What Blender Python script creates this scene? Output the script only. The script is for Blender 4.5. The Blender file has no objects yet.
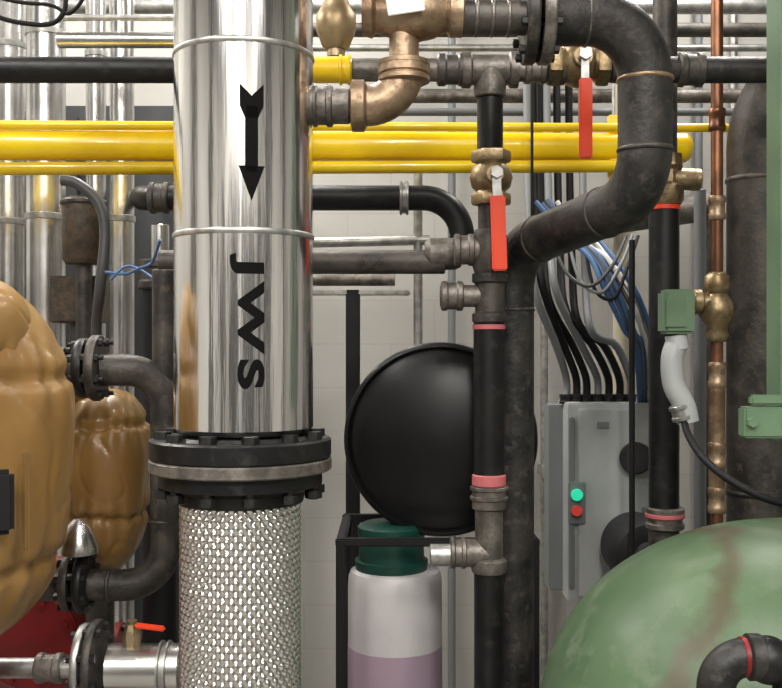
import bpy, bmesh, math, random
from mathutils import Vector, Matrix, noise, Quaternion
random.seed(4)
F=1000.0; CZ=1.8
def P(u,v,d): return Vector(((u-391)*d/F, d, CZ-(v-344)*d/F))
def S(px,d): return px*d/F
X=Vector((1,0,0)); Y=Vector((0,1,0)); Z=Vector((0,0,1))
sc=bpy.context.scene
# ---------------------------------------------------------------- materials
def mat(name,col,metal=0.0,rough=0.5,col2=None,scale=8.0,bump=0.0,bscale=60.0,lo=.4,hi=.6,stretch=(1,1,1),coat=0.0,emit=None,spec=.5,dust=None):
    m=bpy.data.materials.new(name); m.use_nodes=True
    nt=m.node_tree; N=nt.nodes; L=nt.links; b=N['Principled BSDF']
    b.inputs['Base Color'].default_value=(*col,1); b.inputs['Metallic'].default_value=metal
    b.inputs['Roughness'].default_value=rough; b.inputs['Coat Weight'].default_value=coat
    b.inputs['Specular IOR Level'].default_value=spec
    if emit: 
        b.inputs['Emission Color'].default_value=(*emit,1); b.inputs['Emission Strength'].default_value=1
    tc=N.new('ShaderNodeTexCoord'); mp=N.new('ShaderNodeMapping'); mp.inputs['Scale'].default_value=stretch
    L.new(tc.outputs['Object'],mp.inputs['Vector'])
    out=None
    if col2:
        n=N.new('ShaderNodeTexNoise'); n.inputs['Scale'].default_value=scale; n.inputs['Detail'].default_value=6
        L.new(mp.outputs[0],n.inputs['Vector'])
        r=N.new('ShaderNodeValToRGB'); r.color_ramp.elements[0].position=lo; r.color_ramp.elements[1].position=hi
        r.color_ramp.elements[0].color=(*col,1); r.color_ramp.elements[1].color=(*col2,1)
        L.new(n.outputs['Fac'],r.inputs['Fac']); out=r.outputs['Color']; L.new(out,b.inputs['Base Color'])
    if dust and out:
        n=N.new('ShaderNodeTexNoise'); n.inputs['Scale'].default_value=scale*2.7; n.inputs['Detail'].default_value=9; n.inputs['Roughness'].default_value=.7
        L.new(mp.outputs[0],n.inputs['Vector'])
        q=N.new('ShaderNodeMapRange'); q.inputs['From Min'].default_value=.52; q.inputs['From Max'].default_value=.68; q.inputs['To Max'].default_value=.75
        L.new(n.outputs['Fac'],q.inputs['Value'])
        mx=N.new('ShaderNodeMixRGB'); L.new(q.outputs[0],mx.inputs['Fac']); L.new(out,mx.inputs['Color1']); mx.inputs['Color2'].default_value=(*dust,1)
        L.new(mx.outputs[0],b.inputs['Base Color'])
        rr=N.new('ShaderNodeMapRange'); rr.inputs['To Min'].default_value=rough; rr.inputs['To Max'].default_value=min(1,rough+.3); L.new(q.outputs[0],rr.inputs['Value']); L.new(rr.outputs[0],b.inputs['Roughness'])
    if bump:
        n=N.new('ShaderNodeTexNoise'); n.inputs['Scale'].default_value=bscale; n.inputs['Detail'].default_value=4
        L.new(mp.outputs[0],n.inputs['Vector'])
        bp=N.new('ShaderNodeBump'); bp.inputs['Strength'].default_value=bump; bp.inputs['Distance'].default_value=0.01
        L.new(n.outputs['Fac'],bp.inputs['Height']); L.new(bp.outputs[0],b.inputs['Normal'])
    return m
M={}
M['steel']=mat('polished_stainless',(.90,.90,.90),1,.15,(.70,.69,.68),7,bump=.10,bscale=9,stretch=(6,6,.25),lo=.35,hi=.65)
M['braid']=mat('braided_stainless',(.76,.75,.73),1,.20)
M['alu']=mat('aluminium_jacket',(.74,.74,.74),1,.26,(.52,.52,.51),5,bump=.15,bscale=12)
M['iron']=mat('black_iron',(.013,.013,.014),.2,.46,(.036,.033,.031),12,bump=.14,bscale=90,dust=(.085,.072,.062))
M['irong']=mat('worn_iron',(.11,.10,.09),.6,.47,(.22,.20,.18),22,bump=.18,bscale=80,dust=(.10,.06,.04))
M['irond']=mat('dark_iron',(.030,.028,.026),.4,.48,(.075,.068,.06),12,bump=.15,bscale=80,dust=(.14,.11,.085))
M['black']=mat('black_paint',(.005,.005,.006),.0,.42,(.009,.009,.009),9,bump=.04,bscale=60,spec=.35,dust=(.025,.023,.021))
M['blackm']=mat('black_matt',(.007,.007,.008),.0,.6,spec=.3)
M['dish']=mat('black_gloss',(.004,.004,.005),0,.34,bump=.05,bscale=10,spec=.4)
M['decal']=mat('black_vinyl',(.004,.004,.004),0,.8,spec=.1)
M['yellow']=mat('yellow_paint',(.93,.66,.008),0,.30,(.82,.54,.008),6,coat=.3)
M['brass']=mat('brass',(.22,.155,.08),.8,.40,(.40,.31,.19),20,bump=.15,bscale=60,dust=(.10,.08,.05))
M['bronze']=mat('bronze_heat_stained',(.17,.105,.06),.65,.40,(.36,.26,.17),12,bump=.2,bscale=50,dust=(.09,.05,.03))
M['copper']=mat('copper',(.30,.135,.075),.9,.36,(.15,.075,.045),9)
M['red']=mat('red_vinyl',(.80,.06,.015),0,.45)
M['redp']=mat('red_paint',(.30,.012,.014),0,.42,(.17,.008,.010),6)
M['pink']=mat('pink_tape',(.50,.13,.14),0,.6)
M['greenf']=mat('green_frame_paint',(.095,.165,.095),0,.5,(.12,.20,.115),6)
M['greend']=mat('dark_green_plastic',(.006,.05,.038),0,.4)
M['jacket']=mat('tan_insulation_jacket',(.34,.20,.060),0,.40,(.20,.105,.030),4,bump=.35,bscale=9,coat=.15,spec=.45,lo=.35,hi=.65,stretch=(1,1,.5))
M['seam']=mat('jacket_seam_tape',(.17,.095,.030),0,.5)
M['white']=mat('white_plastic',(.66,.66,.65),0,.45)
M['drum']=mat('translucent_drum_plastic',(.56,.545,.55),0,.4,(.48,.46,.48),5)
M['purple']=mat('purple_liquid_band',(.35,.26,.33),0,.4)
M['grayp']=mat('gray_enamel',(.38,.41,.41),.1,.45,(.46,.48,.48),5)
M['grayd']=mat('gray_enamel_dark',(.19,.20,.21),.1,.45)
M['cream']=mat('cream_pipe',(.50,.45,.34),0,.5)
M['blue']=mat('blue_jacket',(.05,.12,.27),0,.5)
M['green_btn']=mat('green_button',(.02,.6,.35),0,.3,emit=(.0,.35,.2))
M['red_btn']=mat('red_button',(.7,.03,.02),0,.3)
M['galv']=mat('galvanised',(.32,.32,.31),.8,.42,(.48,.48,.46),30)
M['conc']=mat('concrete_floor',(.22,.21,.19),0,.6,(.30,.29,.26),3,bump=.1)
M['ceil']=mat('ceiling_paint',(.36,.35,.34),0,.8)
M['brown']=mat('brown_mesh',(.075,.05,.03),.2,.6,(.04,.03,.018),30,bump=.3)
M['lamp']=mat('tarnished_brass_cap',(.36,.27,.15),.6,.4,(.24,.17,.09),14)
M['dkcab']=mat('dark_cabinet',(.025,.027,.030),.1,.5)  # for dark shapes added to the reflections and the left background
M['hose']=mat('gray_hose',(.05,.05,.05),0,.45)
def wallmat(name,c1,c2,mc):
    m=bpy.data.materials.new(name); m.use_nodes=True; nt=m.node_tree; N=nt.nodes; L=nt.links; b=N['Principled BSDF']
    g=N.new('ShaderNodeNewGeometry'); s=N.new('ShaderNodeSeparateXYZ'); L.new(g.outputs['Position'],s.inputs[0])
    ad=N.new('ShaderNodeMath'); ad.operation='ADD'; L.new(s.outputs['X'],ad.inputs[0]); L.new(s.outputs['Y'],ad.inputs[1])
    c=N.new('ShaderNodeCombineXYZ'); L.new(ad.outputs[0],c.inputs['X']); L.new(s.outputs['Z'],c.inputs['Y'])
    br=N.new('ShaderNodeTexBrick'); L.new(c.outputs[0],br.inputs['Vector'])
    br.inputs['Scale'].default_value=1; br.inputs['Brick Width'].default_value=.4; br.inputs['Row Height'].default_value=.2
    br.inputs['Mortar Size'].default_value=.006; br.inputs['Mortar Smooth'].default_value=1
    br.inputs['Color1'].default_value=(*c1,1); br.inputs['Color2'].default_value=(*c2,1); br.inputs['Mortar'].default_value=(*mc,1)
    nz=N.new('ShaderNodeTexNoise'); nz.inputs['Scale'].default_value=1.6; nz.inputs['Detail'].default_value=6; L.new(g.outputs['Position'],nz.inputs['Vector'])
    q=N.new('ShaderNodeMapRange'); q.inputs['From Min'].default_value=.35; q.inputs['From Max'].default_value=.7; q.inputs['To Min'].default_value=0; q.inputs['To Max'].default_value=.4; L.new(nz.outputs['Fac'],q.inputs['Value'])
    mx=N.new('ShaderNodeMixRGB'); L.new(q.outputs[0],mx.inputs['Fac']); L.new(br.outputs['Color'],mx.inputs['Color1']); mx.inputs['Color2'].default_value=(.30,.285,.26,1)
    L.new(mx.outputs[0],b.inputs['Base Color']); b.inputs['Roughness'].default_value=.8
    return m
M['block']=wallmat('painted_block',(.46,.45,.425),(.445,.435,.41),(.40,.39,.37))
def tankmat():
    m=mat('green_vessel_paint',(.060,.108,.052),0,.40,(.098,.155,.082),4,bump=.10,bscale=10,lo=.35,hi=.65,spec=.45,dust=(.14,.18,.12))
    nt=m.node_tree; N=nt.nodes; L=nt.links; b=N['Principled BSDF']
    src=b.inputs['Base Color'].links[0].from_socket
    g=N.new('ShaderNodeNewGeometry')
    nz=N.new('ShaderNodeTexNoise'); nz.inputs['Scale'].default_value=7; nz.inputs['Detail'].default_value=5; L.new(g.outputs['Position'],nz.inputs['Vector'])
    s=N.new('ShaderNodeSeparateXYZ'); L.new(g.outputs['Position'],s.inputs[0])
    a=N.new('ShaderNodeMath'); a.operation='MULTIPLY_ADD'; L.new(s.outputs['Z'],a.inputs[0]); a.inputs[1].default_value=-.75; L.new(s.outputs['X'],a.inputs[2])
    a2=N.new('ShaderNodeMath'); a2.operation='MULTIPLY_ADD'; L.new(nz.outputs['Fac'],a2.inputs[0]); a2.inputs[1].default_value=.16; L.new(a.outputs[0],a2.inputs[2])
    d=N.new('ShaderNodeMath'); d.operation='SUBTRACT'; L.new(a2.outputs[0],d.inputs[0]); d.inputs[1].default_value=-.265
    ab=N.new('ShaderNodeMath'); ab.operation='ABSOLUTE'; L.new(d.outputs[0],ab.inputs[0])
    mr=N.new('ShaderNodeMapRange'); mr.inputs['From Min'].default_value=.006; mr.inputs['From Max'].default_value=.035; mr.inputs['To Min'].default_value=.8; mr.inputs['To Max'].default_value=0
    L.new(ab.outputs[0],mr.inputs['Value'])
    mx=N.new('ShaderNodeMixRGB'); L.new(mr.outputs[0],mx.inputs['Fac']); L.new(src,mx.inputs['Color1']); mx.inputs['Color2'].default_value=(.075,.058,.032,1)
    L.new(mx.outputs[0],b.inputs['Base Color'])
    return m
M['tank']=tankmat()
# ---------------------------------------------------------------- builders
def G(name,loc=(0,0,0)):
    e=bpy.data.objects.new(name,None); e.empty_display_size=.05; e.location=loc
    sc.collection.objects.link(e); return e
def mk(g,name,verts,faces,m,sharp=35,flat=False):
    verts=[Vector(v) for v in verts]
    lo=Vector([min(v[i] for v in verts) for i in range(3)]); hi=Vector([max(v[i] for v in verts) for i in range(3)])
    c=(lo+hi)/2
    me=bpy.data.meshes.new(name); me.from_pydata([v-c for v in verts],[],faces); me.validate()
    bm=bmesh.new(); bm.from_mesh(me); bmesh.ops.recalc_face_normals(bm,faces=bm.faces); bm.to_mesh(me); bm.free()
    me.materials.append(M[m])
    if not flat:
        for p in me.polygons: p.use_smooth=True
        me.set_sharp_from_angle(angle=math.radians(sharp))
    o=bpy.data.objects.new(name,me); sc.collection.objects.link(o)
    if g is not None:
        o.parent=g; o.location=c-g.location
    else: o.location=c
    return o
def frame(ax):
    ax=ax.normalized(); t=Z if abs(ax.z)<.9 else X
    a=ax.cross(t).normalized(); b=ax.cross(a).normalized(); return ax,a,b
def lathe(g,name,prof,o,ax,m,n=40,sharp=35):
    ax,a,b=frame(Vector(ax)); vs=[];fs=[]
    for t,r in prof:
        for i in range(n):
            th=2*math.pi*(i+.5)/n
            vs.append(o+ax*t+(a*math.cos(th)+b*math.sin(th))*max(r,1e-5))
    for k in range(len(prof)-1):
        for i in range(n):
            j=(i+1)%n; fs.append((k*n+i,k*n+j,(k+1)*n+j,(k+1)*n+i))
    fs.append(tuple(range(n))); fs.append(tuple((len(prof)-1)*n+i for i in range(n)))
    return mk(g,name,vs,fs,m,sharp)
def cyl(g,name,a,b,r,m,n=32,ch=.0):
    a=Vector(a);b=Vector(b);L=(b-a).length; c=min(ch or r*.08,L*.3)
    return lathe(g,name,[(0,r-c),(c,r),(L-c,r),(L,r-c)],a,b-a,m,n)
def fillet(pts,R,seg=10):
    pts=[Vector(p) for p in pts]
    if len(pts)<3 or R<=0: return pts
    out=[pts[0]]
    for i in range(1,len(pts)-1):
        p=pts[i]; a=pts[i-1]-p; b=pts[i+1]-p; la=a.length; lb=b.length; a.normalize(); b.normalize()
        ang=math.pi-a.angle(b)
        if ang<.03: out.append(p); continue
        t=R*math.tan(ang/2); t=min(t,la*.49 if i>1 else la*.98,lb*.49 if i<len(pts)-2 else lb*.98); r=t/math.tan(ang/2)
        bis=(a+b).normalized(); c=p+bis*(r/math.cos(ang/2))
        s=p+a*t-c; e=p+b*t-c
        k=max(2,int(seg*ang/1.2))
        for j in range(k+1):
            q=s.normalized().slerp(e.normalized(),j/k) if s.angle(e)>1e-4 else s.normalized()
            out.append(c+q*r)
    out.append(pts[-1]); return out
def pipe(g,name,pts,r,m,R=.06,n=28,seg=12):
    pp=fillet(pts,R,seg); q=[pp[0]]
    for p in pp[1:]:
        if (p-q[-1]).length>1e-5: q.append(p)
    pp=q; T=[]
    for i in range(len(pp)):
        if i==0: t=pp[1]-pp[0]
        elif i==len(pp)-1: t=pp[-1]-pp[-2]
        else: t=(pp[i]-pp[i-1]).normalized()+(pp[i+1]-pp[i]).normalized()
        T.append(t.normalized())
    _,a,_=frame(T[0]); vs=[];fs=[]
    for i,p in enumerate(pp):
        if i>0: a=(T[i-1].rotation_difference(T[i]))@a
        a=(a-T[i]*a.dot(T[i])).normalized(); b=T[i].cross(a)
        for k in range(n):
            th=2*math.pi*k/n; vs.append(p+(a*math.cos(th)+b*math.sin(th))*r)
    for i in range(len(pp)-1):
        for k in range(n):
            j=(k+1)%n; fs.append((i*n+k,i*n+j,(i+1)*n+j,(i+1)*n+k))
    fs.append(tuple(range(n))); fs.append(tuple((len(pp)-1)*n+i for i in range(n)))
    return mk(g,name,vs,fs,m)
def spl(pts,k=8):
    pts=[Vector(p) for p in pts]; P0=[pts[0]]+pts+[pts[-1]]; out=[]
    for i in range(1,len(P0)-2):
        a,b,c,d=P0[i-1:i+3]
        for j in range(k):
            t=j/k; out.append(.5*((2*b)+(c-a)*t+(2*a-5*b+4*c-d)*t*t+(3*b-a-3*c+d)*t**3))
    out.append(pts[-1]); return out
def cable(g,name,pts,r,m,n=12): return pipe(g,name,spl(pts),r,m,R=0,n=n)
def box(g,name,c,s,m,rot=None,bev=.004):
    bm=bmesh.new(); bmesh.ops.create_cube(bm,size=1)
    for v in bm.verts: v.co=Vector((v.co.x*s[0],v.co.y*s[1],v.co.z*s[2]))
    if bev>0: bmesh.ops.bevel(bm,geom=bm.edges[:],offset=min(bev,min(s)*.3),segments=2,affect='EDGES')
    R=rot if rot is not None else Matrix.Identity(3)
    vs=[Vector(c)+R@v.co for v in bm.verts]; bm.verts.index_update()
    fs=[[v.index for v in f.verts] for f in bm.faces]; bm.free()
    return mk(g,name,vs,fs,m,30)
def ball(g,name,c,r,m,sc3=(1,1,1),n=24):
    prof=[(-r*math.cos(math.pi*i/n),r*math.sin(math.pi*i/n)) for i in range(n+1)]
    o=lathe(g,name,prof,Vector(c),Z,m,32)
    for v in o.data.vertices: v.co=Vector((v.co.x*sc3[0],v.co.y*sc3[1],v.co.z*sc3[2]))
    return o
def flange(g,name,c,ax,r,th,m,nb=8,rb=None,br=.010,bl=None,mb='black'):
    ax_,a,b=frame(Vector(ax)); c=Vector(c)
    lathe(g,name,[(-th/2,r*.97),(-th/2+.004,r),(th/2-.004,r),(th/2,r*.97)],c,ax_,m,56)
    rb=rb or r*.84; bl=bl or th*2
    for i in range(nb):
        t=2*math.pi*(i+.5)/nb; q=c+(a*math.cos(t)+b*math.sin(t))*rb
        cyl(g,name+'_bolt_%d'%i,q-ax_*bl*.5,q+ax_*bl*.5,br*.55,mb,10)
        for s in(-1,1):
            lathe(g,name+'_nut_%d_%d'%(i,s),[(0,br),(br*1.1,br)],q+ax_*s*(th/2) ,ax_*s,mb,6)
def collar(g,name,c,ax,r,L,m,lip=.1):
    ax=Vector(ax).normalized()
    return lathe(g,name,[(0,r*.9),(L*.06,r),(L*.25,r),(L*.32,r*(1-lip)),(L*.68,r*(1-lip)),(L*.75,r),(L*.94,r),(L,r*.9)],Vector(c)-ax*L/2,ax,m,36)
def weld(g,name,c,ax,r,m='irong'):
    ax=Vector(ax).normalized(); h=r*.05
    return lathe(g,name,[(-h*2,r*.98),(-h,r+h*.7),(0,r+h),(h,r+h*.7),(h*2,r*.98)],Vector(c),ax,m,40,80)
def elbow(g,name,a,c,b,r,m,k=1.28):
    a,c,b=Vector(a),Vector(c),Vector(b)
    pipe(g,name,[a,c,b],r,m,R=min((a-c).length,(b-c).length)*.85)
    for i,(p,q) in enumerate(((a,c),(b,c))):
        d=(q-p).normalized(); L=r*.75
        lathe(g,name+'_band_%d'%i,[(-L*.1,r*1.02),(0,r*k),(L*.8,r*k),(L,r*1.02)],p,d,m,36)
def valve(g,name,c,ax,r,m,hdir,hnorm,L,mh='red',w=None,off=0):
    ax=Vector(ax).normalized(); c=Vector(c); hn=Vector(hnorm).normalized(); hd=Vector(hdir).normalized()
    lathe(g,name+'_body',[(-r*1.9,r*1.15),(-r*1.2,r*1.2),(-r*1.0,r*1.1),(-r*.7,r*1.42),(0,r*1.6),(r*.7,r*1.42),(r*1.0,r*1.1),(r*1.2,r*1.2),(r*1.9,r*1.15)],c,ax,m,36,50)
    for i,s in enumerate((-1,1)):
        lathe(g,name+'_hex_%d'%i,[(0,r*1.4),(r*.12,r*1.48),(r*.7,r*1.48),(r*.85,r*1.4)],c+ax*s*r*1.15,ax*s,m,6)
    cyl(g,name+'_bonnet',c+hn*r*1.2,c+hn*r*2.0,r*.65,m,24)
    cyl(g,name+'_stem',c+hn*r*2.0,c+hn*r*2.7,r*.3,m,16)
    lathe(g,name+'_stem_nut',[(0,r*.45),(r*.35,r*.45)],c+hn*r*2.4,hn,'galv',6)
    w=w or r*.75; p0=c+hn*r*2.45
    s=hd.cross(hn).normalized(); R=Matrix((hd,s,hn)).transposed()
    box(g,name+'_lever_tang',p0+hd*L*.12,(L*.34,w*.6,.004),'galv',R,.001)
    box(g,name+'_lever_grip',p0+hd*L*.62+hn*.006,(L*.76,w,.012),mh,R,.005)
def blob(g,name,c,rad,m,amp=.03,fr=4,sub=6,pw=2.0,seed=0,seams=()):
    """smooth sewn jacket: gentle billows, a few faint wrinkles pulling into cinched seams"""
    bm=bmesh.new(); bmesh.ops.create_icosphere(bm,subdivisions=sub,radius=1)
    vs=[]
    for v in bm.verts:
        n=v.co.normalized()
        k=(abs(n.x)**pw+abs(n.y)**pw+abs(n.z)**pw)**(-1/pw)
        q=n*k; w=Vector((q.x*rad[0],q.y*rad[1],q.z*rad[2]))
        s=Vector((w.x*fr,w.y*fr,w.z*fr*.8))+Vector((seed,seed*2,0))
        d=noise.noise(s*.5)*1.3
        ph=math.atan2(n.x,-n.y)*17+3*noise.noise(s*.8)
        pull=0
        for zc in seams:
            t=abs(n.z-zc); d-=1.3*math.exp(-(t/.035)**2); pull=max(pull,math.exp(-(t/.20)**2))
        d+=pull*.40*math.sin(ph)*max(0,1-abs(n.z)**4)
        cr=abs(noise.noise(Vector((s.x*.7+s.z*.5,s.y*.7,s.z*.45-s.x*.3))+Vector((5,0,0)))); d-=.35*math.exp(-(cr/.05)**2)
        vs.append(Vector(c)+w+n*amp*d)
    fs=[[v.index for v in f.verts] for f in bm.faces]; bm.free()
    return mk(g,name,vs,fs,m,180)
# ---------------------------------------------------------------- room
def slab(name,a,b,m):
    a=Vector(a);b=Vector(b); return box(None,name,(a+b)/2,(b-a),m,bev=0)
WX=3.2; YB=4.6; YF=-2.8; H=4.0
slab('wall_back',(-WX-.1,YB,0),(WX+.1,YB+.1,H),'block')
slab('wall_left',(-WX-.1,YF,0),(-WX,YB,H),'block')
slab('wall_right',(WX,YF,0),(WX+.1,YB,H),'block')
slab('wall_front',(-WX-.1,YF-.1,0),(WX+.1,YF,H),'block')
slab('floor',(-WX-.1,YF-.1,-.1),(WX+.1,YB+.1,0),'conc')
slab('ceiling',(-WX-.1,YF-.1,H),(WX+.1,YB+.1,H+.1),'ceil')
for x,y,e in((-1.5,-1.5,120),(.0,-1.8,125),(1.5,-1.5,100),(-1.6,.9,54),(.4,.6,48),(-2.2,3.5,95),(-.6,3.5,70),(1.3,3.5,44)):
    g=G('fluorescent_light' ,(x,y,3.88)); 
    box(g,'housing',(x,y,3.94),(.22,1.3,.06),'white')
    for s in(-1,1):
        cyl(g,'tube_%d'%(s+1),Vector((x+s*.06,y-.6,3.895)),Vector((x+s*.06,y+.6,3.895)),.013,'white',12)
        cyl(g,'rod_%d'%(s+1),Vector((x,y+s*.5,3.96)),Vector((x,y+s*.5,4.0)),.006,'galv',8)
    ld=bpy.data.lights.new('tube_glow','AREA'); ld.shape='RECTANGLE'; ld.size=.2; ld.size_y=1.25; ld.energy=e; ld.color=(1,.96,.90)
    lo=bpy.data.objects.new('tube_glow',ld); sc.collection.objects.link(lo); lo.parent=g; lo.location=(0,0,-.02)
# ---------------------------------------------------------------- stainless riser
RD=2.0; RR=S(69,RD); c0=P(244,344,RD); rx,ry=c0.x,c0.y
def zz(v,d=RD): return CZ-(v-344)*d/F
g=G('stainless_riser_pipe',(rx,ry,zz(200)))
cyl(g,'shell',Vector((rx,ry,zz(432))),Vector((rx,ry,3.98)),RR,'steel',96)
for v in(232,44,-160):
    z=zz(v,1.9); lathe(g,'rolled_seam_%d'%v,[(-.006,RR),(-.004,RR+.002),(0,RR+.003),(.004,RR+.002),(.006,RR)],Vector((rx,ry,z)),Z,'galv',96,80)
th0=math.atan2(-rx,ry)
def wrapmesh(g,name,bm,m):
    xs=[v.co.x for v in bm.verts]
    for k in range(1,14):
        x=min(xs)+(max(xs)-min(xs))*k/14
        bmesh.ops.bisect_plane(bm,geom=bm.verts[:]+bm.edges[:]+bm.faces[:],plane_co=(x,0,0),plane_no=(1,0,0))
    bm.verts.index_update(); vs=[]; r=RR+.0012
    for v in bm.verts:
        th=th0+math.asin(max(-1,min(1,v.co.x/69)))
        d=ry-r*math.cos(th); vs.append(Vector((rx+r*math.sin(th),d,CZ-(v.co.y-344)*1.868/F)))
    fs=[[v.index for v in f.verts] for f in bm.faces]; bm.free()
    return mk(g,name,vs,fs,m)
bm=bmesh.new()
for poly in ([(-4,106),(8,106),(8,172),(-4,172)],[(-9,84),(2,96),(13,84),(13,106),(8,118),(-4,118),(-9,106)],[(-10,166),(14,166),(2,201)]):
    bm.faces.new([bm.verts.new((x+5,y,0)) for x,y in poly])
wrapmesh(g,'flow_arrow_decal',bm,'decal')
cu=bpy.data.curves.new('txt','FONT'); cu.offset=.042; cu.space_character=1.28
cu.body='JWS'; to=bpy.data.objects.new('txt',cu); sc.collection.objects.link(to)
dg=bpy.context.evaluated_depsgraph_get(); me=bpy.data.meshes.new_from_object(to.evaluated_get(dg))
bm=bmesh.new(); bm.from_mesh(me); bpy.data.objects.remove(to)
x0=min(v.co.x for v in bm.verts); x1=max(v.co.x for v in bm.verts); y0=min(v.co.y for v in bm.verts); y1=max(v.co.y for v in bm.verts)
for v in bm.verts:
    a=(v.co.x-x0)/(x1-x0); b=(v.co.y-y0)/(y1-y0); v.co=Vector((-13+32*b, 253+136*a,0))
wrapmesh(g,'letters_decal',bm,'decal')
# flange pair
g=G('flanged_joint',(rx-.01,ry,zz(465)))
cx=rx-.006; C=lambda v:Vector((cx,ry,zz(v)))
FR=S(90,RD)
lathe(g,'upper_flange',[(0,FR*.98),(.004,FR),(.036,FR),(.040,FR*.97),(.040,FR*.84),(.046,FR*.8)],C(457),Z,'black',72)
lathe(g,'gasket_ring',[(0,FR*.985),(.003,FR*1.005),(.022,FR*1.005),(.025,FR*.985)],C(469.5),Z,'irong',72)
lathe(g,'lower_flange',[(0,FR*.72),(.010,FR*.8),(.012,FR*.90),(.038,FR*.90),(.040,FR*.87)],C(489.5),Z,'black',72)
lathe(g,'hose_ferrule',[(0,RR*.9),(.03,RR*.95),(.032,RR*.9)],C(501),Z,'black',64)
for i in range(12):
    t=2*math.pi*(i+.5)/12; q=Vector((cx+FR*.85*math.cos(t),ry+FR*.85*math.sin(t),0))
    cyl(g,'stud_%d'%i,q+Z*zz(432),q+Z*zz(496),.009,'black',10)
    lathe(g,'nut_top_%d'%i,[(0,.017),(.014,.017)],q+Z*(zz(457)+.040),Z,'black',6)
    lathe(g,'nut_low_%d'%i,[(0,.017),(.016,.017)],q+Z*(zz(489)-.012),Z,'black',6)
# braided hose
g=G('braided_flex_hose',(rx,ry,1.2))
BR=S(61,RD)*.985; bx=P(240.5,0,RD).x; zt=zz(499); zb=.86
K=42; nu=K*10; nv=int((zt-zb)/.0023); Lp=1/.026
vs=[];fs=[]
for j in range(nv+1):
    z=zt+(zb-zt)*j/nv; w=(zt-z)*Lp
    for i in range(nu):
        u=K*i/nu; a=u+w; b=u-w
        fa=a-math.floor(a); fb=b-math.floor(b)
        ev=(math.floor(a)+math.floor(b))%2==0
        if ev: h=math.sin(math.pi*fa)**.6*(.35+.65*math.sin(math.pi*fb)); w3=abs(math.sin(3*math.pi*fa))
        else:  h=math.sin(math.pi*fb)**.6*(.35+.65*math.sin(math.pi*fa)); w3=abs(math.sin(3*math.pi*fb))
        r=BR-.0075+.0075*h+.0008*w3; t=2*math.pi*i/nu
        vs.append(Vector((bx+r*math.cos(t),ry+r*math.sin(t),z)))
for j in range(nv):
    for i in range(nu):
        k2=(i+1)%nu; fs.append((j*nu+i,j*nu+k2,(j+1)*nu+k2,(j+1)*nu+i))
mk(g,'braid',vs,fs,'braid',180)
flange(g,'base_flange',Vector((bx,ry,.82)),Z,FR,.06,'black',12,br=.016)
cyl(g,'base_pipe',Vector((bx,ry,0)),Vector((bx,ry,.80)),.12,'irond',48)
# ---------------------------------------------------------------- yellow pipes
g=G('yellow_gas_pipe',P(391,145,3.0))
def hrun(g,name,u0,v0,d0,u1,v1,d1,wpx,m,n=28):
    return cyl(g,name,P(u0,v0,d0),P(u1,v1,d1),S(wpx/2,(d0+d1)/2),m,n)
hrun(g,'main',-520,143,2.9,684,148,3.15,30,'yellow',40)
ball(g,'main_cap',P(684,148,3.15),S(15,3.02),'yellow',(.6,1,1))
hrun(g,'upper',-520,123,2.9,728,128,3.1,9,'yellow')
hrun(g,'lower',-520,171,2.9,660,166,3.1,13,'yellow')
for u in(-60,250,620): 
    p=P(u,100,3.03)
    box(g,'bracket_%d'%u,(p.x,3.12,P(0,146,3.1).z),(.035,.02,.2),'yellow')
    cyl(g,'hanger_%d'%u,Vector((p.x,3.12,P(0,115,3.1).z)),Vector((p.x,3.12,4.0)),.005,'galv',8)
# ---------------------------------------------------------------- header pipe
g=G('header_pipe_with_valve',P(490,72,2.5))
hy=70;hd=2.5
cyl(g,'black_run',P(-700,hy,hd),P(313,hy,hd),S(13,hd),'black')
cyl(g,'yellow_run',P(305,hy,hd),P(352,hy,hd),S(13,hd),'yellow')
collar(g,'yellow_coupling',P(345,hy,hd),X,S(15,hd),S(12,hd),'yellow')
cyl(g,'gray_run',P(352,hy,hd),P(540,hy,hd),S(11.5,hd),'irong')
collar(g,'union',P(452,hy,hd),X,S(16,hd),S(30,hd),'irond')
lathe(g,'tee',[(0,S(18,hd)),(S(8,hd),S(18,hd)),(S(10,hd),S(15,hd)),(S(46,hd),S(15,hd)),(S(48,hd),S(18,hd)),(S(56,hd),S(18,hd))],P(462,hy,hd),X,'irong')
cyl(g,'tee_branch',P(490,hy,hd),P(490,98,hd),S(16,hd),'irong')
collar(g,'union_b',P(535,hy,hd),X,S(14,hd),S(22,hd),'irong')
valve(g,'ball_valve',P(578,64,hd),X,S(15,hd),'brass',(0,0,-1),(0,-1,0),S(106,2.4),w=.032)
cyl(g,'right_run',P(610,hy,hd),P(1500,hy,hd),S(13,hd),'iron')
collar(g,'coupling',P(690,hy,hd),X,S(17,hd),S(26,hd),'irond')
collar(g,'coupling_b',P(556,hy,hd),X,S(15,hd),S(18,hd),'irond')
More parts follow.
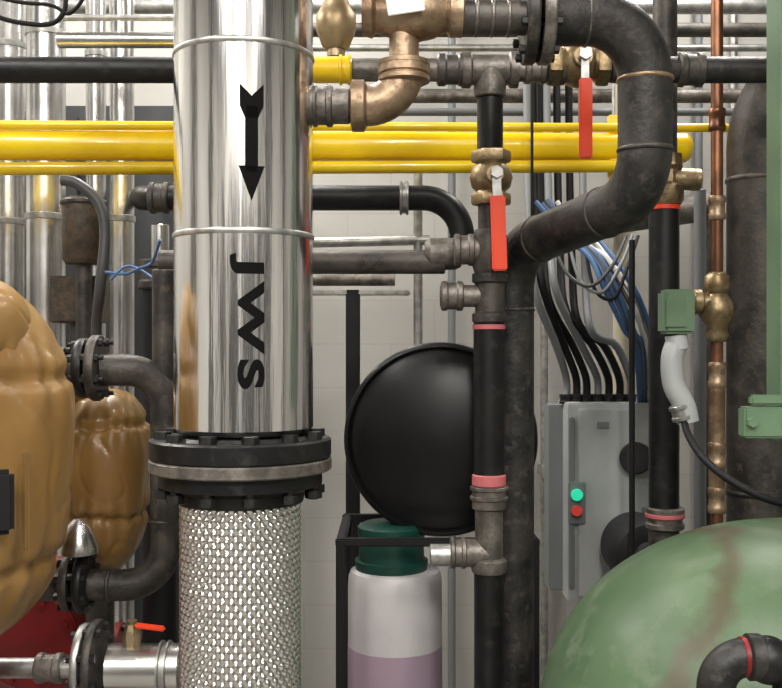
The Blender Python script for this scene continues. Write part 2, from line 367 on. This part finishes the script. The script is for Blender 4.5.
# drop from tee
g=G('condensate_drop_line',P(490,300,2.5)); D=2.5;u=490
cyl(g,'black_nipple',P(u,98,D),P(u,152,D),S(13,D),'black')
valve(g,'ball_valve',P(u+1,178,D),Z,S(13.5,D),'brass',(.03,0,-1),(.06,-1,0),S(100,2.38),w=.036)
cyl(g,'mid_nipple',P(u,200,D),P(u,300,D),S(12,D),'irond')
lathe(g,'tee',[(0,S(18,D)),(S(8,D),S(18,D)),(S(10,D),S(15,D)),(S(38,D),S(15,D)),(S(40,D),S(18,D)),(S(48,D),S(18,D))],P(u,322,D),Z,'irond')
cyl(g,'tee_branch',P(u,250,D),P(462,250,D),S(14,D),'irong')
collar(g,'tee_band',P(464,250,D),X,S(16,D),S(20,D),'irong')
lathe(g,'cross_body',[(0,S(15,D)),(S(10,D),S(18,D)),(S(35,D),S(18,D)),(S(45,D),S(15,D))],P(u,275,D),Z,'irond')
cyl(g,'stub_run',P(488,296,D),P(440,296,D),S(11,D),'irong')
collar(g,'stub_cap',P(452,296,D),X,S(15,D),S(22,D),'irong')
collar(g,'pink_tape_top',P(489,327,D),Z,S(16.5,D),S(5,D),'pink',0)
cyl(g,'black_leg',P(489,320,D),P(489,480,D),S(15.5,D),'black')
cyl(g,'pink_tape',P(489,474,D),P(489,486,D),S(17,D),'pink')
collar(g,'coupling_band',P(489,493,D),Z,S(19,D),S(14,D),'irong')
lathe(g,'tee_fitting',[(0,S(17,D)),(S(3,D),S(18,D)),(S(12,D),S(18,D)),(S(15,D),S(14,D)),(S(62,D),S(14,D)),(S(64,D),S(17,D)),(S(72,D),S(17,D))],P(489,572,D),Z,'irong')
cyl(g,'tee_side',P(489,553,D),P(462,553,D),S(14,D),'irong'); collar(g,'tee_side_band',P(458,553,D),X,S(15.5,D),S(16,D),'irong')
cyl(g,'elbow_nipple',P(452,555,D),P(430,555,D),S(11,D),'galv')
cyl(g,'lower_leg',P(489,568,D),Vector((P(489,0,D).x,D,0)),S(15,D),'black')
# ---------------------------------------------------------------- bronze takeoff
g=G('bronze_takeoff_valve',P(400,60,2.05)); D=2.05
cyl(g,'nipple',P(305,106,D),P(350,106,D),S(18,D),'irong')
collar(g,'weld_collar',P(322,106,D),X,S(21,D),S(22,D),'irong')
elbow(g,'bronze_elbow',P(352,106,D),P(404,106,D),P(404,62,D),S(20,D),'bronze')
collar(g,'union',P(404,72,D),Z,S(26,D),S(22,D),'bronze')
cyl(g,'upper_nipple',P(404,70,D),P(404,20,D),S(15,D),'bronze')
lathe(g,'globe_body',[(0,S(20,D)),(S(10,D),S(24,D)),(S(14,D),S(19,D)),(S(30,D),S(24,D)),(S(50,D),S(29,D)),(S(72,D),S(24,D)),(S(84,D),S(18,D)),(S(88,D),S(23,D)),(S(100,D),S(23,D)),(S(102,D),S(17,D))],P(362,14,D),X,'bronze',40,50)
cyl(g,'bonnet',P(404,10,D),P(404,-45,D),S(20,D),'bronze')
lathe(g,'bonnet_nut',[(0,S(26,D)),(S(16,D),S(26,D))],P(404,-18,D),Z,'brass',6)
cyl(g,'stem',P(404,-45,D),P(404,-110,D),S(6,D),'brass')
lathe(g,'handwheel',[(0,.02),(.004,.09),(.012,.10),(.02,.09),(.016,.02)],P(404,-105,D),Z,'redp')
box(g,'paper_tag',P(405,2,1.98),(S(36,D),.004,S(22,D)),'white',Matrix.Rotation(-.15,3,'Y'))
cyl(g,'threaded_nipple',P(462,18,D),P(530,18,D),S(17,D),'irond')
for i in range(3): cyl(g,'coupling_rib_%d'%i,P(474+i*16,18,D),P(478+i*16,18,D),S(19,D),'irong')
# ---------------------------------------------------------------- big return bend
g=G('black_return_bend',P(640,120,2.15))
flange(g,'flange_left',P(529,18,2.08),X,S(46,2.08),S(12,2.08),'irond',8,br=.010)
flange(g,'flange_right',P(545,18,2.08),X,S(46,2.08),S(12,2.08),'irong',8,br=.010)
r=.0575
pth=[P(535,18,2.08),P(645,18,2.12),P(645,196,2.15),P(512,250,2.62),Vector((P(512,0,2.62).x,2.62,0))]
pipe(g,'bend',[pth[0],pth[1],pth[2],pth[3],pth[4]],r,'iron',R=.125,n=40,seg=20)
weld(g,'weld_top',P(586,18,2.10),X,r); weld(g,'weld_mid',P(645,80,2.13),Z,r,'bronze'); weld(g,'weld_low',P(645,150,2.14),Z,r,'irond')
dd=(pth[3]-pth[2]).normalized(); weld(g,'weld_slope',pth[2]+dd*.14,dd,r,'irond'); weld(g,'weld_end',pth[3]-dd*.13,dd,r,'irond')
weld(g,'weld_leg',P(512,310,2.62),Z,r,'iron')
# ---------------------------------------------------------------- centre horizontal pipes
g=G('black_cross_pipe',P(360,198,2.8)); D=2.8
pipe(g,'run',[P(160,198,4.1),P(140,198,D),P(462,198,D),P(462,262,D)],S(12.5,D),'black',R=.11)
collar(g,'union',P(404,198,D),X,S(17,D),S(9,D),'galv')
collar(g,'union_left',P(160,198,D),X,S(16,D),S(20,D),'irond')
g=G('gray_cross_pipe',P(390,262,2.55)); D=2.55
cyl(g,'black_run',P(160,262,D),P(445,262,D),S(12,D),'irond')
lathe(g,'reducer',[(0,S(12,D)),(S(5,D),S(16,D)),(S(30,D),S(16,D)),(S(36,D),S(13,D))],P(425,254,D),X,'irong')
cyl(g,'end',P(440,254,D),P(476,252,D),S(12,D),'irong')
g=G('strut_stand',P(353,400,3.35)); D=3.35
box(g,'post',Vector((P(353,0,D).x,D,P(0,290,D).z/2)),(S(14,D),S(14,D),P(0,290,D).z),'blackm')
box(g,'cross_arm',P(360,293,D),(S(100,D),S(12,D),S(5,D)),'galv')
cyl(g,'arm_pipe',P(300,280,D),P(395,280,D),S(6,D),'irong')
cyl(g,'arm_drop',P(418,170,D),P(418,345,D),S(4.5,D),'galv'); 
cyl(g,'arm_bar',P(300,243,D),P(430,240,D),S(5,D),'galv')
cyl(g,'arm_post',Vector((P(418,0,D).x,D,P(0,345,D).z)),Vector((P(418,0,D).x,D,0)),S(3,D),'galv')
# ---------------------------------------------------------------- black dished tank
g=G('black_expansion_tank',P(440,438,2.85)); D=2.82
ax=Vector((-.10,-1,.05)).normalized(); c=P(440,439,D); R=S(97,D)
lathe(g,'dished_head',[(-.05,R*.985),(-.012,R),(.0,R*1.0),(.012,R*.985),(.014,R*.95),(.004,R*.93),(.010,R*.90),(.024,R*.75),(.036,R*.5),(.043,R*.25),(.045,0)],c,ax,'dish',96,60)
lathe(g,'shell',[(0,R*.2),(.02,R*.97),(.20,R*.97),(.26,R*.85),(.30,R*.5),(.31,R*.1)],c-ax*.02,-ax,'dish',72,50)
g=G('black_steel_stand',P(400,545,2.75))
zt=P(0,537,2.75).z
for d in(2.68,3.05):
    for u in(341,534):
        x=P(u,0,2.68).x; box(g,'leg_%d_%d'%(u,int(d*100)),(x,d,zt/2),(S(10,d),S(10,d),zt),'blackm')
    box(g,'rail_%d'%int(d*100),((P(341,0,2.68).x+P(534,0,2.68).x)/2,d,zt),(S(204,2.68),S(10,d),S(8,d)),'blackm')
for u in(341,534): box(g,'side_%d'%u,(P(u,0,2.68).x,2.865,zt),(.026,.40,.022),'blackm')
box(g,'tank_saddle',(P(440,0,2.82).x,2.98,zt+.01),(.3,.14,.03),'blackm')
g=G('chemical_drum',P(394,620,2.8)); D=2.86; r=S(47,D); bx2=P(395,0,D).x
zt2=P(0,568,D).z
lathe(g,'body',[(0,r*.94),(.02,r),(zt2-.05,r),(zt2-.02,r*.985),(zt2-.005,r*.94),(zt2,r*.85)],Vector((bx2,D,0)),Z,'drum',64)
lathe(g,'band',[(0,r*1.0),(.001,r*1.006),(P(0,658,D-r).z-.6,r*1.006),(P(0,658,D-r).z-.599,r*1.0)],Vector((bx2,D,.6)),Z,'purple',64)
lathe(g,'lid',[(0,r*.76),(.03,r*.78),(.032,r*.70),(.09,r*.68),(.10,r*.72),(.125,r*.72),(.135,r*.6)],Vector((bx2-.01,D,zt2-.005)),Z,'greend',48)
# ---------------------------------------------------------------- electrical panel
g=G('electrical_control_panel',P(608,500,3.6)); D=3.6
a=P(568,403,D); b=P(652,602,D)
box(g,'cabinet',((a.x+b.x)/2,D+.11,(a.z+b.z)/2),(b.x-a.x,.22,a.z-b.z),'grayp')
box(g,'door',((a.x+b.x)/2+.01,D-.008,(a.z+b.z)/2),(b.x-a.x-.05,.016,a.z-b.z-.04),'grayp')
box(g,'hinge_strip',(a.x+.012,D-.006,(a.z+b.z)/2),(.02,.02,a.z-b.z-.1),'grayd')
box(g,'button_plate',P(577,503,D-.02),(S(17,D),.012,S(42,D)),'grayd')
cyl(g,'button_green',P(577,495,D-.02),P(577,495,D-.05),S(6,D),'green_btn',20)
cyl(g,'button_red',P(577,511,D-.02),P(577,511,D-.05),S(5.5,D),'red_btn',20)
cyl(g,'gauge',P(636,458,D),P(636,458,D-.06),S(16,D),'black',32)
box(g,'plate',P(603,425,D-.02),(S(12,D),.004,S(6,D)),'grayd'); 
box(g,'latch',P(644,520,D-.02),(S(5,D),.02,S(26,D)),'grayd')
for u in(585,630):
    box(g,'wall_strut_%d'%u,(P(u,0,D).x,(D+.22+YB)/2,(a.z+b.z)/2),(.05,YB-D-.22,.05),'galv')
box(g,'side_raceway',(P(556,0,D+.15).x,D+.17,(a.z+b.z)/2),(S(18,D),.12,(a.z-b.z)*.96),'grayd')  # stands in for the cabinet's left face, darker tone put into its colour
g=G('black_conduit_bundle',P(580,320,3.4))
tops=[(530,235),(536,225),(543,240),(550,230),(560,250),(572,262),(585,270)]
ends=[566,576,586,597,608,619,630]
for i,((tu,tv),eu) in enumerate(zip(tops,ends)):
    d=3.45+.03*(i%3)
    cable(g,'conduit_%d'%i,[P(tu-4,-160,d+.3),P(tu-3,120,d+.2),P(tu,tv,d+.1),P(tu+6,tv+60,d),P((tu+eu)/2+8,345,d+.1),P(eu,378,D+.1),P(eu,404,D+.1)],S(4.0,d),'blackm' if i%3 else 'grayd')
    collar(g,'gland_%d'%i,P(eu,399,D+.1),Z,S(7,D),S(10,D),'black')
g=G('blue_cable_run',P(610,290,3.3))
cols=['blue','blue','blue','hose','galv','blue','hose','white']
for i in range(8):
    j=[0,1,2,3,4,5,1.5,3.5][i]; w1=random.uniform(-6,6); w2=random.uniform(-10,10)
    cable(g,'cable_%d'%i,[P(536+6*j,205+w1,3.42),P(566+6*j,240+w2*.5,3.36),P(592+5*j+w1*.5,262+w1,3.3),P(608+6*j+w2*.5,296+w2,3.26),P(624+5*j,326-w1,3.3),P(636+3*j,350,3.4),P(640+2*j,420,3.72)],S(2.6,3.3),cols[i])
for i in range(3):
    cable(g,'slack_loop_%d'%i,[P(552+16*i,238,3.34),P(566+14*i,272+8*i,3.28),P(590+12*i,286+6*i,3.25),P(612+8*i,266,3.28),P(626+6*i,236,3.36)],S(1.8,3.3),['hose','grayd','blackm'][i])
g=G('cream_vent_pipe',P(621,230,3.9))
cyl(g,'pipe',Vector((P(622,0,3.9).x,3.9,3.98)),P(622,420,3.9),S(9,3.9),'cream'); collar(g,'coupling',P(622,195,3.9),Z,S(12,3.9),S(22,3.9),'cream')
# ---------------------------------------------------------------- right verticals
g=G('black_vertical_pipe',P(664,350,2.9)); D=2.9
cyl(g,'leg',P(664,205,D),P(664,520,D),S(15,D),'black')
collar(g,'red_band',P(664,208,D),Z,S(16,D),S(5,D),'red',0)
collar(g,'bottom_coupling',P(665,518,D),Z,S(19,D),S(22,D),'irong'); cyl(g,'pink_band',P(665,512,D),P(665,518,D),S(19.5,D),'pink')
cyl(g,'base',P(664,520,D),Vector((P(664,0,D).x,D,0)),S(15,D),'irond')
lathe(g,'brass_union',[(0,S(16,D)),(S(6,D),S(19,D)),(S(18,D),S(19,D)),(S(22,D),S(14,D)),(S(34,D),S(14,D)),(S(38,D),S(18,D)),(S(50,D),S(17,D))],P(665,205,D),Z,'brass',10)
pipe(g,'upper',[P(665,160,D),P(665,60,D),P(665,-160,D)],S(12,D),'irond')
cyl(g,'brass_side',P(665,178,D),P(700,180,D),S(11,D),'brass')
g=G('copper_line',P(718,300,2.6)); D=2.72
cyl(g,'tube',P(717,-160,D),Vector((P(717,0,D).x,D,0)),S(6,D),'copper')
collar(g,'coupling_top',P(717,120,D),Z,S(8.5,D),S(22,D),'copper')
collar(g,'coupling_mid',P(717,208,D),Z,S(8.5,D),S(24,D),'bronze')
lathe(g,'brass_valve',[(0,S(8,D)),(S(6,D),S(12,D)),(S(16,D),S(10,D)),(S(26,D),S(17,D)),(S(38,D),S(16,D)),(S(48,D),S(10,D)),(S(54,D),S(13,D)),(S(66,D),S(12,D)),(S(70,D),S(7,D))],P(717,342,D),Z,'brass',12,50)
cyl(g,'valve_branch',P(717,302,D),P(694,302,D),S(9,D),'brass')
lathe(g,'flange_cap',[(0,S(8,D)),(S(3,D),S(13,D)),(S(10,D),S(13,D)),(S(13,D),S(8,D))],P(690,302,D),X,'brass',12)
for v in(375,455,500): collar(g,'coupling_%d'%v,P(717,v,D),Z,S(9,D),S(26,D),'bronze')
cyl(g,'sleeve',P(717,370,D),P(717,512,D),S(8,D),'bronze')
g=G('valve_actuator',P(677,315,2.6)); D=2.66
box(g,'body',P(676,312,D),(S(30,D),S(30,D),S(44,D)),'greenf',bev=.008)
cyl(g,'cap',P(676,335,D),P(678,350,D),S(11,D),'grayp'); 
box(g,'faceplate',P(676,312,D-S(16,D)),(S(20,D),.006,S(30,D)),'greenf')
cable(g,'flex_conduit',[P(676,345,D),P(672,360,D),P(674,385,D),P(684,405,D),P(688,422,D)],S(11,D),'grayp',20)
collar(g,'probe_collar',P(682,412,D),(.3,0,-1),S(11.5,D),S(16,D),'galv')
cable(g,'black_cable',[P(684,412,D),P(687,432,D-.05),P(705,460,D-.2),P(740,486,D-.3),P(790,505,D-.35),P(900,520,D-.3),P(1000,430,D)],S(4,2.4),'blackm')
g=G('thin_conduit',P(632,420,3.3))
cyl(g,'a',P(632,240,3.2),Vector((P(632,0,3.2).x,3.2,0)),S(3,3.2),'blackm',12)
cyl(g,'c',P(700,190,3.4),Vector((P(700,0,3.4).x,3.4,0)),S(6,3.4),'grayd',16)
g=G('large_iron_drop_pipe',P(762,350,2.7)); D=2.85
pipe(g,'pipe',[Vector((P(762,0,D).x,D,0)),P(762,100,D),P(860,30,D),P(1080,-20,D)],S(34,D),'irond',R=.28,n=44,seg=18)
weld(g,'weld_a',P(762,180,D),Z,S(34,D)); weld(g,'weld_b',P(762,492,D),Z,S(34,D),'iron')
g=G('green_support_bracket',P(780,300,2.0)); D=2.0
x=P(790,0,D).x; zl=P(0,440,D).z; hh=3.98-zl
box(g,'web',(x,D,zl+hh/2),(S(28,D),.012,hh),'greenf')
box(g,'edge_left',(x-S(14,D),D,zl+hh/2),(.010,.08,hh),'greenf')
box(g,'edge_right',(x+S(14,D),D,zl+hh/2),(.010,.08,hh),'greenf')
box(g,'lug_top',P(768,400,D-.055),(S(36,D),.02,S(10,D)),'greenf')
box(g,'lug_plate',P(769,422,D-.05),(S(54,D),.04,S(30,D)),'greenf')
for du in(-18,18):
    lathe(g,'bolt_%d'%du,[(0,.010),(.012,.010)],P(769+du,422,D-.07),-Y,'greenf',6)
# ---------------------------------------------------------------- green tank
g=G('green_pressure_vessel',(1.0,2.05,1.0))
TR=.47; TY=2.15; TZ=1.42-TR; xL=.322; xs=.88; xr=2.2
prof=[]
n=26
for i in range(n+1):
    t=math.pi/2*i/n; prof.append((xs-(xs-xL)*max(0,math.cos(t))**.95, TR*math.sin(t)**.92))
prof+= [(xr,TR)]
for i in range(1,n+1):
    t=math.pi/2*i/n; prof.append((xr+.25*math.sin(t),TR*max(0,math.cos(t))))
lathe(g,'shell',prof,Vector((0,TY,TZ)),X,'tank',96,40)
lathe(g,'nose_ring',[(-.02,.06),(-.018,.10),(.01,.105),(.05,.10)],Vector((xL-.0,TY,TZ)),X,'tank',32)
for x in(.95,1.9):
    box(g,'saddle_%d'%int(x*100),(x,TY,(TZ-TR*.8)/2),(.12,.5,TZ-TR*.8),'greenf')
g=G('vessel_inlet_elbow',P(735,665,1.62)); D=1.60
pipe(g,'elbow',[P(716,780,D),P(716,657,D),P(752,657,D)],S(19,D),'iron',R=.05,n=32)
lathe(g,'red_band',[(0,S(20,D)),(S(4,D),S(20,D))],P(741,657,D),X,'redp')
lathe(g,'band',[(0,S(19,D)),(S(2,D),S(23,D)),(S(14,D),S(23,D)),(S(16,D),S(19,D))],P(746,657,D),X,'iron')
pipe(g,'branch',[P(758,657,D),P(790,657,D),P(790,760,D)],S(17,D),'black',R=.04)
ball(g,'hub',P(768,660,D),S(24,D),'black')
cyl(g,'stand_pipe',P(716,775,D),Vector((P(716,0,D).x,D,0)),S(19,D),'iron')
g=G('black_pump_motor',P(650,540,2.75)); D=3.3
lathe(g,'body',[(0,S(20,D)),(.02,S(34,D)),(.05,S(38,D)),(.10,S(38,D)),(.105,S(35,D)),(.25,S(35,D)),(.28,S(30,D)),(.3,0)],P(652,560,D-.05),Y,'blackm',48)
lathe(g,'end_cap',[(0,S(8,D)),(.01,S(14,D)),(.03,S(16,D))],P(652,560,D-.08),Y,'blackm',32)
box(g,'pedestal',Vector((P(652,0,D).x,D+.1,P(0,592,D).z/2)),(.2,.26,P(0,592,D).z),'conc')
# ---------------------------------------------------------------- left: jackets
g=G('insulated_pump_jacket',P(-60,465,1.95)); D=1.95
blob(g,'jacket',P(-66,462,D),(S(134,D),.24,S(194,D)),'jacket',.012,9,6,2.25,1,(.42,-.5))
blob(g,'jacket_collar',P(-40,335,D-.05),(S(64,D),.14,S(60,D)),'jacket',.009,12,6,2.3,8,(-.3,))
box(g,'strap_slot',P(2,502,D-.205),(S(20,D),.03,S(58,D)),'blackm',Matrix.Rotation(.55,3,'Z'),.01)
box(g,'flap_seam',P(26,500,D-.175),(S(5,D),.02,S(90,D)),'seam',Matrix.Rotation(.8,3,'Z'),.004)
cyl(g,'pedestal',Vector((P(-62,0,D).x,D,0)),P(-62,600,D),.11,'redp')
g=G('insulated_valve_jacket',P(105,470,2.35)); D=2.42
blob(g,'jacket',P(104,478,D),(S(43,D),.12,S(90,D)),'jacket',.009,15,6,2.8,3,(.55,-.35))
blob(g,'jacket_neck',P(80,405,D+.02),(S(30,D),.09,S(34,D)),'jacket',.007,18,5,2.4,5,(0,))
cyl(g,'support',P(100,545,D),Vector((P(100,0,D).x,D,0)),S(14,D),'irond')
g=G('red_pump',P(25,620,2.5)); D=2.55
lathe(g,'volute',[(0,.05),(.02,.11),(.05,.17),(.13,.17),(.17,.11),(.2,.05)],P(28,640,D-.1),Y,'redp',48,50)
flange(g,'volute_cover',P(28,640,D-.115),Y,.12,.02,'redp',8,mb='redp')
cyl(g,'neck',P(50,560,D),P(50,650,D),S(22,D),'redp'); 
flange(g,'neck_flange',P(50,566,D),Z,S(32,D),.022,'redp',6)
cyl(g,'inlet',P(60,655,D),P(118,655,D),S(22,D),'redp'); flange(g,'inlet_flange',P(118,655,D),X,S(32,D),.022,'redp',6)
cyl(g,'motor',P(28,640,D+.08),P(28,640,D+.5),.13,'redp')
box(g,'base',Vector((P(28,0,D).x,D+.15,.35)),(.4,.6,.7),'conc')
g=G('dark_junction_box',P(80,300,3.1)); D=3.2
box(g,'enclosure',P(80,300,D),(S(48,D),.12,S(46,D)),'brown'); box(g,'lid',P(80,300,D-.065),(S(44,D),.01,S(42,D)),'brown')
cyl(g,'post',P(80,320,D),Vector((P(80,0,D).x,D,0)),S(10,D),'irond')
g=G('flanged_branch_pipe',P(110,370,2.25)); D=2.25
cyl(g,'hub',P(40,370,D),P(86,370,D),S(16,D),'irond')
flange(g,'flange_a',P(84,368,D),X,S(30,D),S(9,D),'black',8,br=.009,bl=.06)
flange(g,'flange_b',P(97,368,D),X,S(33,D),S(9,D),'irond',8,br=.009,bl=.06)
flange(g,'flange_c',P(62,371,D),X,S(24,D),S(8,D),'irond',6,br=.008)
pipe(g,'pipe',[P(98,370,D),P(166,370,D+.05),P(166,585,D+.05),P(35,585,D)],S(16,D),'irond',R=.09,n=32)
weld(g,'weld_a',P(122,370,D+.02),X,S(16,D)); weld(g,'weld_b',P(164,520,D+.05),Z,S(16,D),'irond'); weld(g,'weld_c',P(110,585,D+.02),X,S(16,D),'irond')
flange(g,'flange_d',P(70,582,D),X,S(29,D),S(8,D),'irond',8,br=.009)
flange(g,'flange_e',P(84,582,D),X,S(31,D),S(8,D),'black',8,br=.009)
cyl(g,'riser',P(164,270,D+.05),P(164,400,D+.05),S(12,D),'irond')
g=G('dark_standpipe',P(160,450,2.9)); D=2.9
cyl(g,'leg',P(160,270,D),Vector((P(160,0,D).x,D,0)),S(17,D),'blackm'); collar(g,'top',P(160,275,D),Z,S(22,D),S(30,D),'irond')
cyl(g,'head',P(160,260,D),P(160,225,D),S(9,D),'alu')
g=G('stainless_strainer',P(125,668,2.1)); D=2.1
cyl(g,'body',P(108,668,D),P(183,668,D),S(24,D),'alu',40)
collar(g,'body_band',P(165,668,D),X,S(27,D),S(10,D),'galv')
flange(g,'flange_a',P(84,662,D),X,S(38,D),S(7,D),'galv',8,br=.009)
flange(g,'flange_b',P(96,662,D),X,S(42,D),S(8,D),'irond',8,br=.009)
cyl(g,'stub',P(-30,668,D),P(82,668,D),S(10,D),'galv')
collar(g,'stub_nut',P(50,668,D),X,S(15,D),S(26,D),'irong')
cyl(g,'riser_nipple',P(132,645,D),P(132,620,D),S(5,D),'brass')
lathe(g,'small_valve',[(0,S(8,D)),(S(14,D),S(10,D)),(S(24,D),S(6,D))],P(132,648,D),Z,'brass',8)
box(g,'small_lever',P(150,627,D-.02),(S(30,D),.012,S(5,D)),'red',Matrix.Rotation(.12,3,'Y'))
cyl(g,'leg',P(125,690,D),Vector((P(125,0,D).x,D,0)),S(9,D),'galv')
g=G('aluminium_funnel',P(78,540,2.3)); D=2.2
lathe(g,'cone',[(0,S(20,D)),(S(6,D),S(20,D)),(S(26,D),S(12,D)),(S(34,D),S(4,D))],P(78,553,D),Z,'alu')
# ---------------------------------------------------------------- background left
for (u,w,d) in((8,36,3.7),(46,38,3.55),(96,20,3.8),(122,24,3.6),(-40,50,3.4)):
    x=P(u,0,d).x; g=G('aluminium_jacketed_pipe',(x,d,2)); 
    cyl(g,'jacket',Vector((x,d,0)),Vector((x,d,3.98)),S(w/2,d),'alu',40)
    for z in(.9,1.7,2.25,2.9): lathe(g,'band_%d'%int(z*10),[(-.012,S(w/2,d)),(-.01,S(w/2,d)+.004),(.01,S(w/2,d)+.004),(.012,S(w/2,d))],Vector((x,d,z)),Z,'galv',40)
a=P(-110,105,4.2); b=P(178,0,4.2)
g=G('motor_control_cabinet',((a.x+b.x)/2,4.38,1.3))  # added dark box, standing in for the darkness between and behind the pipes
box(g,'carcass',((a.x+b.x)/2,4.38,a.z/2),(b.x-a.x,.34,a.z),'dkcab')
for i in range(3): box(g,'door_%d'%i,(a.x+(b.x-a.x)*(i+.5)/3,4.2,a.z/2),((b.x-a.x)/3-.03,.02,a.z-.1),'dkcab'); box(g,'handle_%d'%i,(a.x+(b.x-a.x)*(i+.85)/3,4.18,a.z*.5),(.02,.03,.2),'galv')
g=G('aluminium_cross_pipe',P(100,40,3.2))
for i,(v,w,m) in enumerate(((40,16,'alu'),(18,6,'galv'))):
    cyl(g,'run_%d'%i,P(58,v,3.2),P(230,v,3.2),S(w/2,3.2),m)
cyl(g,'hanger',P(215,50,3.2),Vector((P(215,0,3.2).x,3.2,4.0)),.006,'galv',8)
g=G('cable_swag',P(40,10,2.8))
cable(g,'cable_a',[P(-120,-60,2.8),P(-20,8,2.8),P(30,24,2.8),P(60,18,2.8),P(66,-20,2.8),P(60,-160,2.8)],S(2.5,2.8),'blackm')
cable(g,'cable_b',[P(-120,-40,2.8),P(0,-2,2.8),P(50,5,2.8),P(72,12,2.8),P(90,-30,2.8),P(90,-160,2.8)],S(2,2.8),'blackm')
g=G('gray_flex_hose',P(95,230,2.7)); D=2.7
cable(g,'hose',[P(62,180,D),P(78,184,D),P(98,202,D),P(105,232,D),P(100,290,D),P(96,340,D+.1),P(96,480,D+.1)],S(5.5,D),'hose',18)
g=G('brown_filter_canister',P(88,228,3.1)); D=3.1
lathe(g,'core',[(0,S(18,D)),(S(5,D),S(21,D)),(S(60,D),S(21,D)),(S(66,D),S(17,D))],P(84,264,D),Z,'brown',32)
cyl(g,'post',P(84,262,D),Vector((P(84,0,D).x,D,0)),S(8,D),'irond'); cyl(g,'rim',P(84,206,D),P(84,200,D),S(23,D),'irond')
g=G('blue_sensor_wire',P(135,270,2.6))
cable(g,'wire_a',[P(105,272,2.6),P(125,274,2.6),P(140,268,2.55),P(152,262,2.55),P(160,240,2.5)],S(1.5,2.6),'blue')
cable(g,'wire_b',[P(110,280,2.6),P(128,266,2.6),P(150,276,2.55),P(165,290,2.5)],S(1.4,2.6),'blue')
# ---------------------------------------------------------------- background centre/right overhead
g=G('overhead_conduit_rack',P(500,40,3.9))
for i,(v,w,d,m,u0,u1) in enumerate(((30,14,4.0,'irond',300,1100),(48,7,4.0,'galv',300,900),(96,14,4.0,'irong',330,900),(6,16,4.2,'galv',-300,1080),(112,8,4.1,'grayd',320,1050))):
    cyl(g,'run_%d'%i,P(u0,v,d),P(u1,v,d),S(w/2,d),m)
g=G('threaded_hanger_rod',P(532,100,3.0)); cyl(g,'rod',P(532,240,3.0),Vector((P(532,0,3.0).x,3.0,3.98)),S(1.5,3),'blackm',10); lathe(g,'clevis_ring',[(-.01,.03),(0,.034),(.01,.03)],P(532,240,3.0),X,'galv',24)
g=G('brass_relief_valve',P(336,20,2.9)); D=2.9
lathe(g,'body',[(0,S(10,D)),(S(4,D),S(14,D)),(S(20,D),S(20,D)),(S(34,D),S(20,D)),(S(44,D),S(14,D)),(S(56,D),S(10,D))],P(336,50,D),Z,'lamp',32); cyl(g,'stem',P(336,0,D),Vector((P(336,0,D).x,D,3.99)),.02,'irond',16)
cyl(g,'inlet',P(336,58,D),P(336,48,D),S(9,D),'brass')
g=G('pipe_manifold',P(600,230,3.6))
cyl(g,'run',P(560,228,3.9),P(720,205,3.6),S(14,3.7),'irong'); collar(g,'ring',P(600,222,3.82),(P(720,205,3.6)-P(560,228,3.9)),S(17,3.7),S(10,3.7),'galv')
cyl(g,'post',P(712,206,3.62),Vector((P(712,0,3.62).x,3.62,0)),S(8,3.6),'irond')
g=G('gray_wall_conduit',P(530,300,4.4))
for i,u in enumerate((452,545,700,735)): cyl(g,'conduit_%d'%i,Vector((P(u,0,4.5).x,4.52,0)),Vector((P(u,0,4.5).x,4.52,3.98)),.018,'galv' if i%2 else 'grayd',14)
# ---------------------------------------------------------------- unseen dark shapes, added for the riser's reflections
for x in(-2.5,-1.2,-.55,.5,1.3,2.4):
    g=G('electrical_cabinet',(x,-2.5,1.1))  # out of view, added to put dark vertical stripes in the polished steel
    box(g,'carcass',(x,-2.52,1.45),(.38,.45,2.9),'dkcab'); box(g,'door',(x,-2.285,1.45),(.34,.02,2.7),'dkcab'); box(g,'plinth',(x,-2.5,.03),(.36,.4,.06),'blackm')
    box(g,'handle',(x+.12,-2.265,1.3),(.02,.03,.18),'galv')
for x,y in((-1.9,.3),(1.5,.1),(-3.05,1.4),(3.05,1.0),(3.05,2.6),(-3.05,-.8),(3.05,-.8)):  # unseen dark posts, added so the riser reflects dark bands
    g=G('steel_building_column',(x,y,2)); box(g,'web',(x,y,2),(.02,.2,4),'dkcab'); box(g,'flange_a',(x,y-.1,2),(.2,.02,4),'dkcab'); box(g,'flange_b',(x,y+.1,2),(.2,.02,4),'dkcab')
# ---------------------------------------------------------------- world + camera
w=bpy.data.worlds.new('world'); sc.world=w; w.use_nodes=True; w.node_tree.nodes['Background'].inputs[0].default_value=(.5,.5,.5,1); w.node_tree.nodes['Background'].inputs[1].default_value=.3
cam=bpy.data.cameras.new('camera'); co=bpy.data.objects.new('camera',cam); sc.collection.objects.link(co)
co.location=(0,0,CZ); co.rotation_euler=(math.pi/2,0,0); cam.sensor_width=36; cam.lens=F*36/782; cam.clip_start=.05
sc.camera=co
sc.view_settings.view_transform='Standard'; sc.view_settings.exposure=-.14
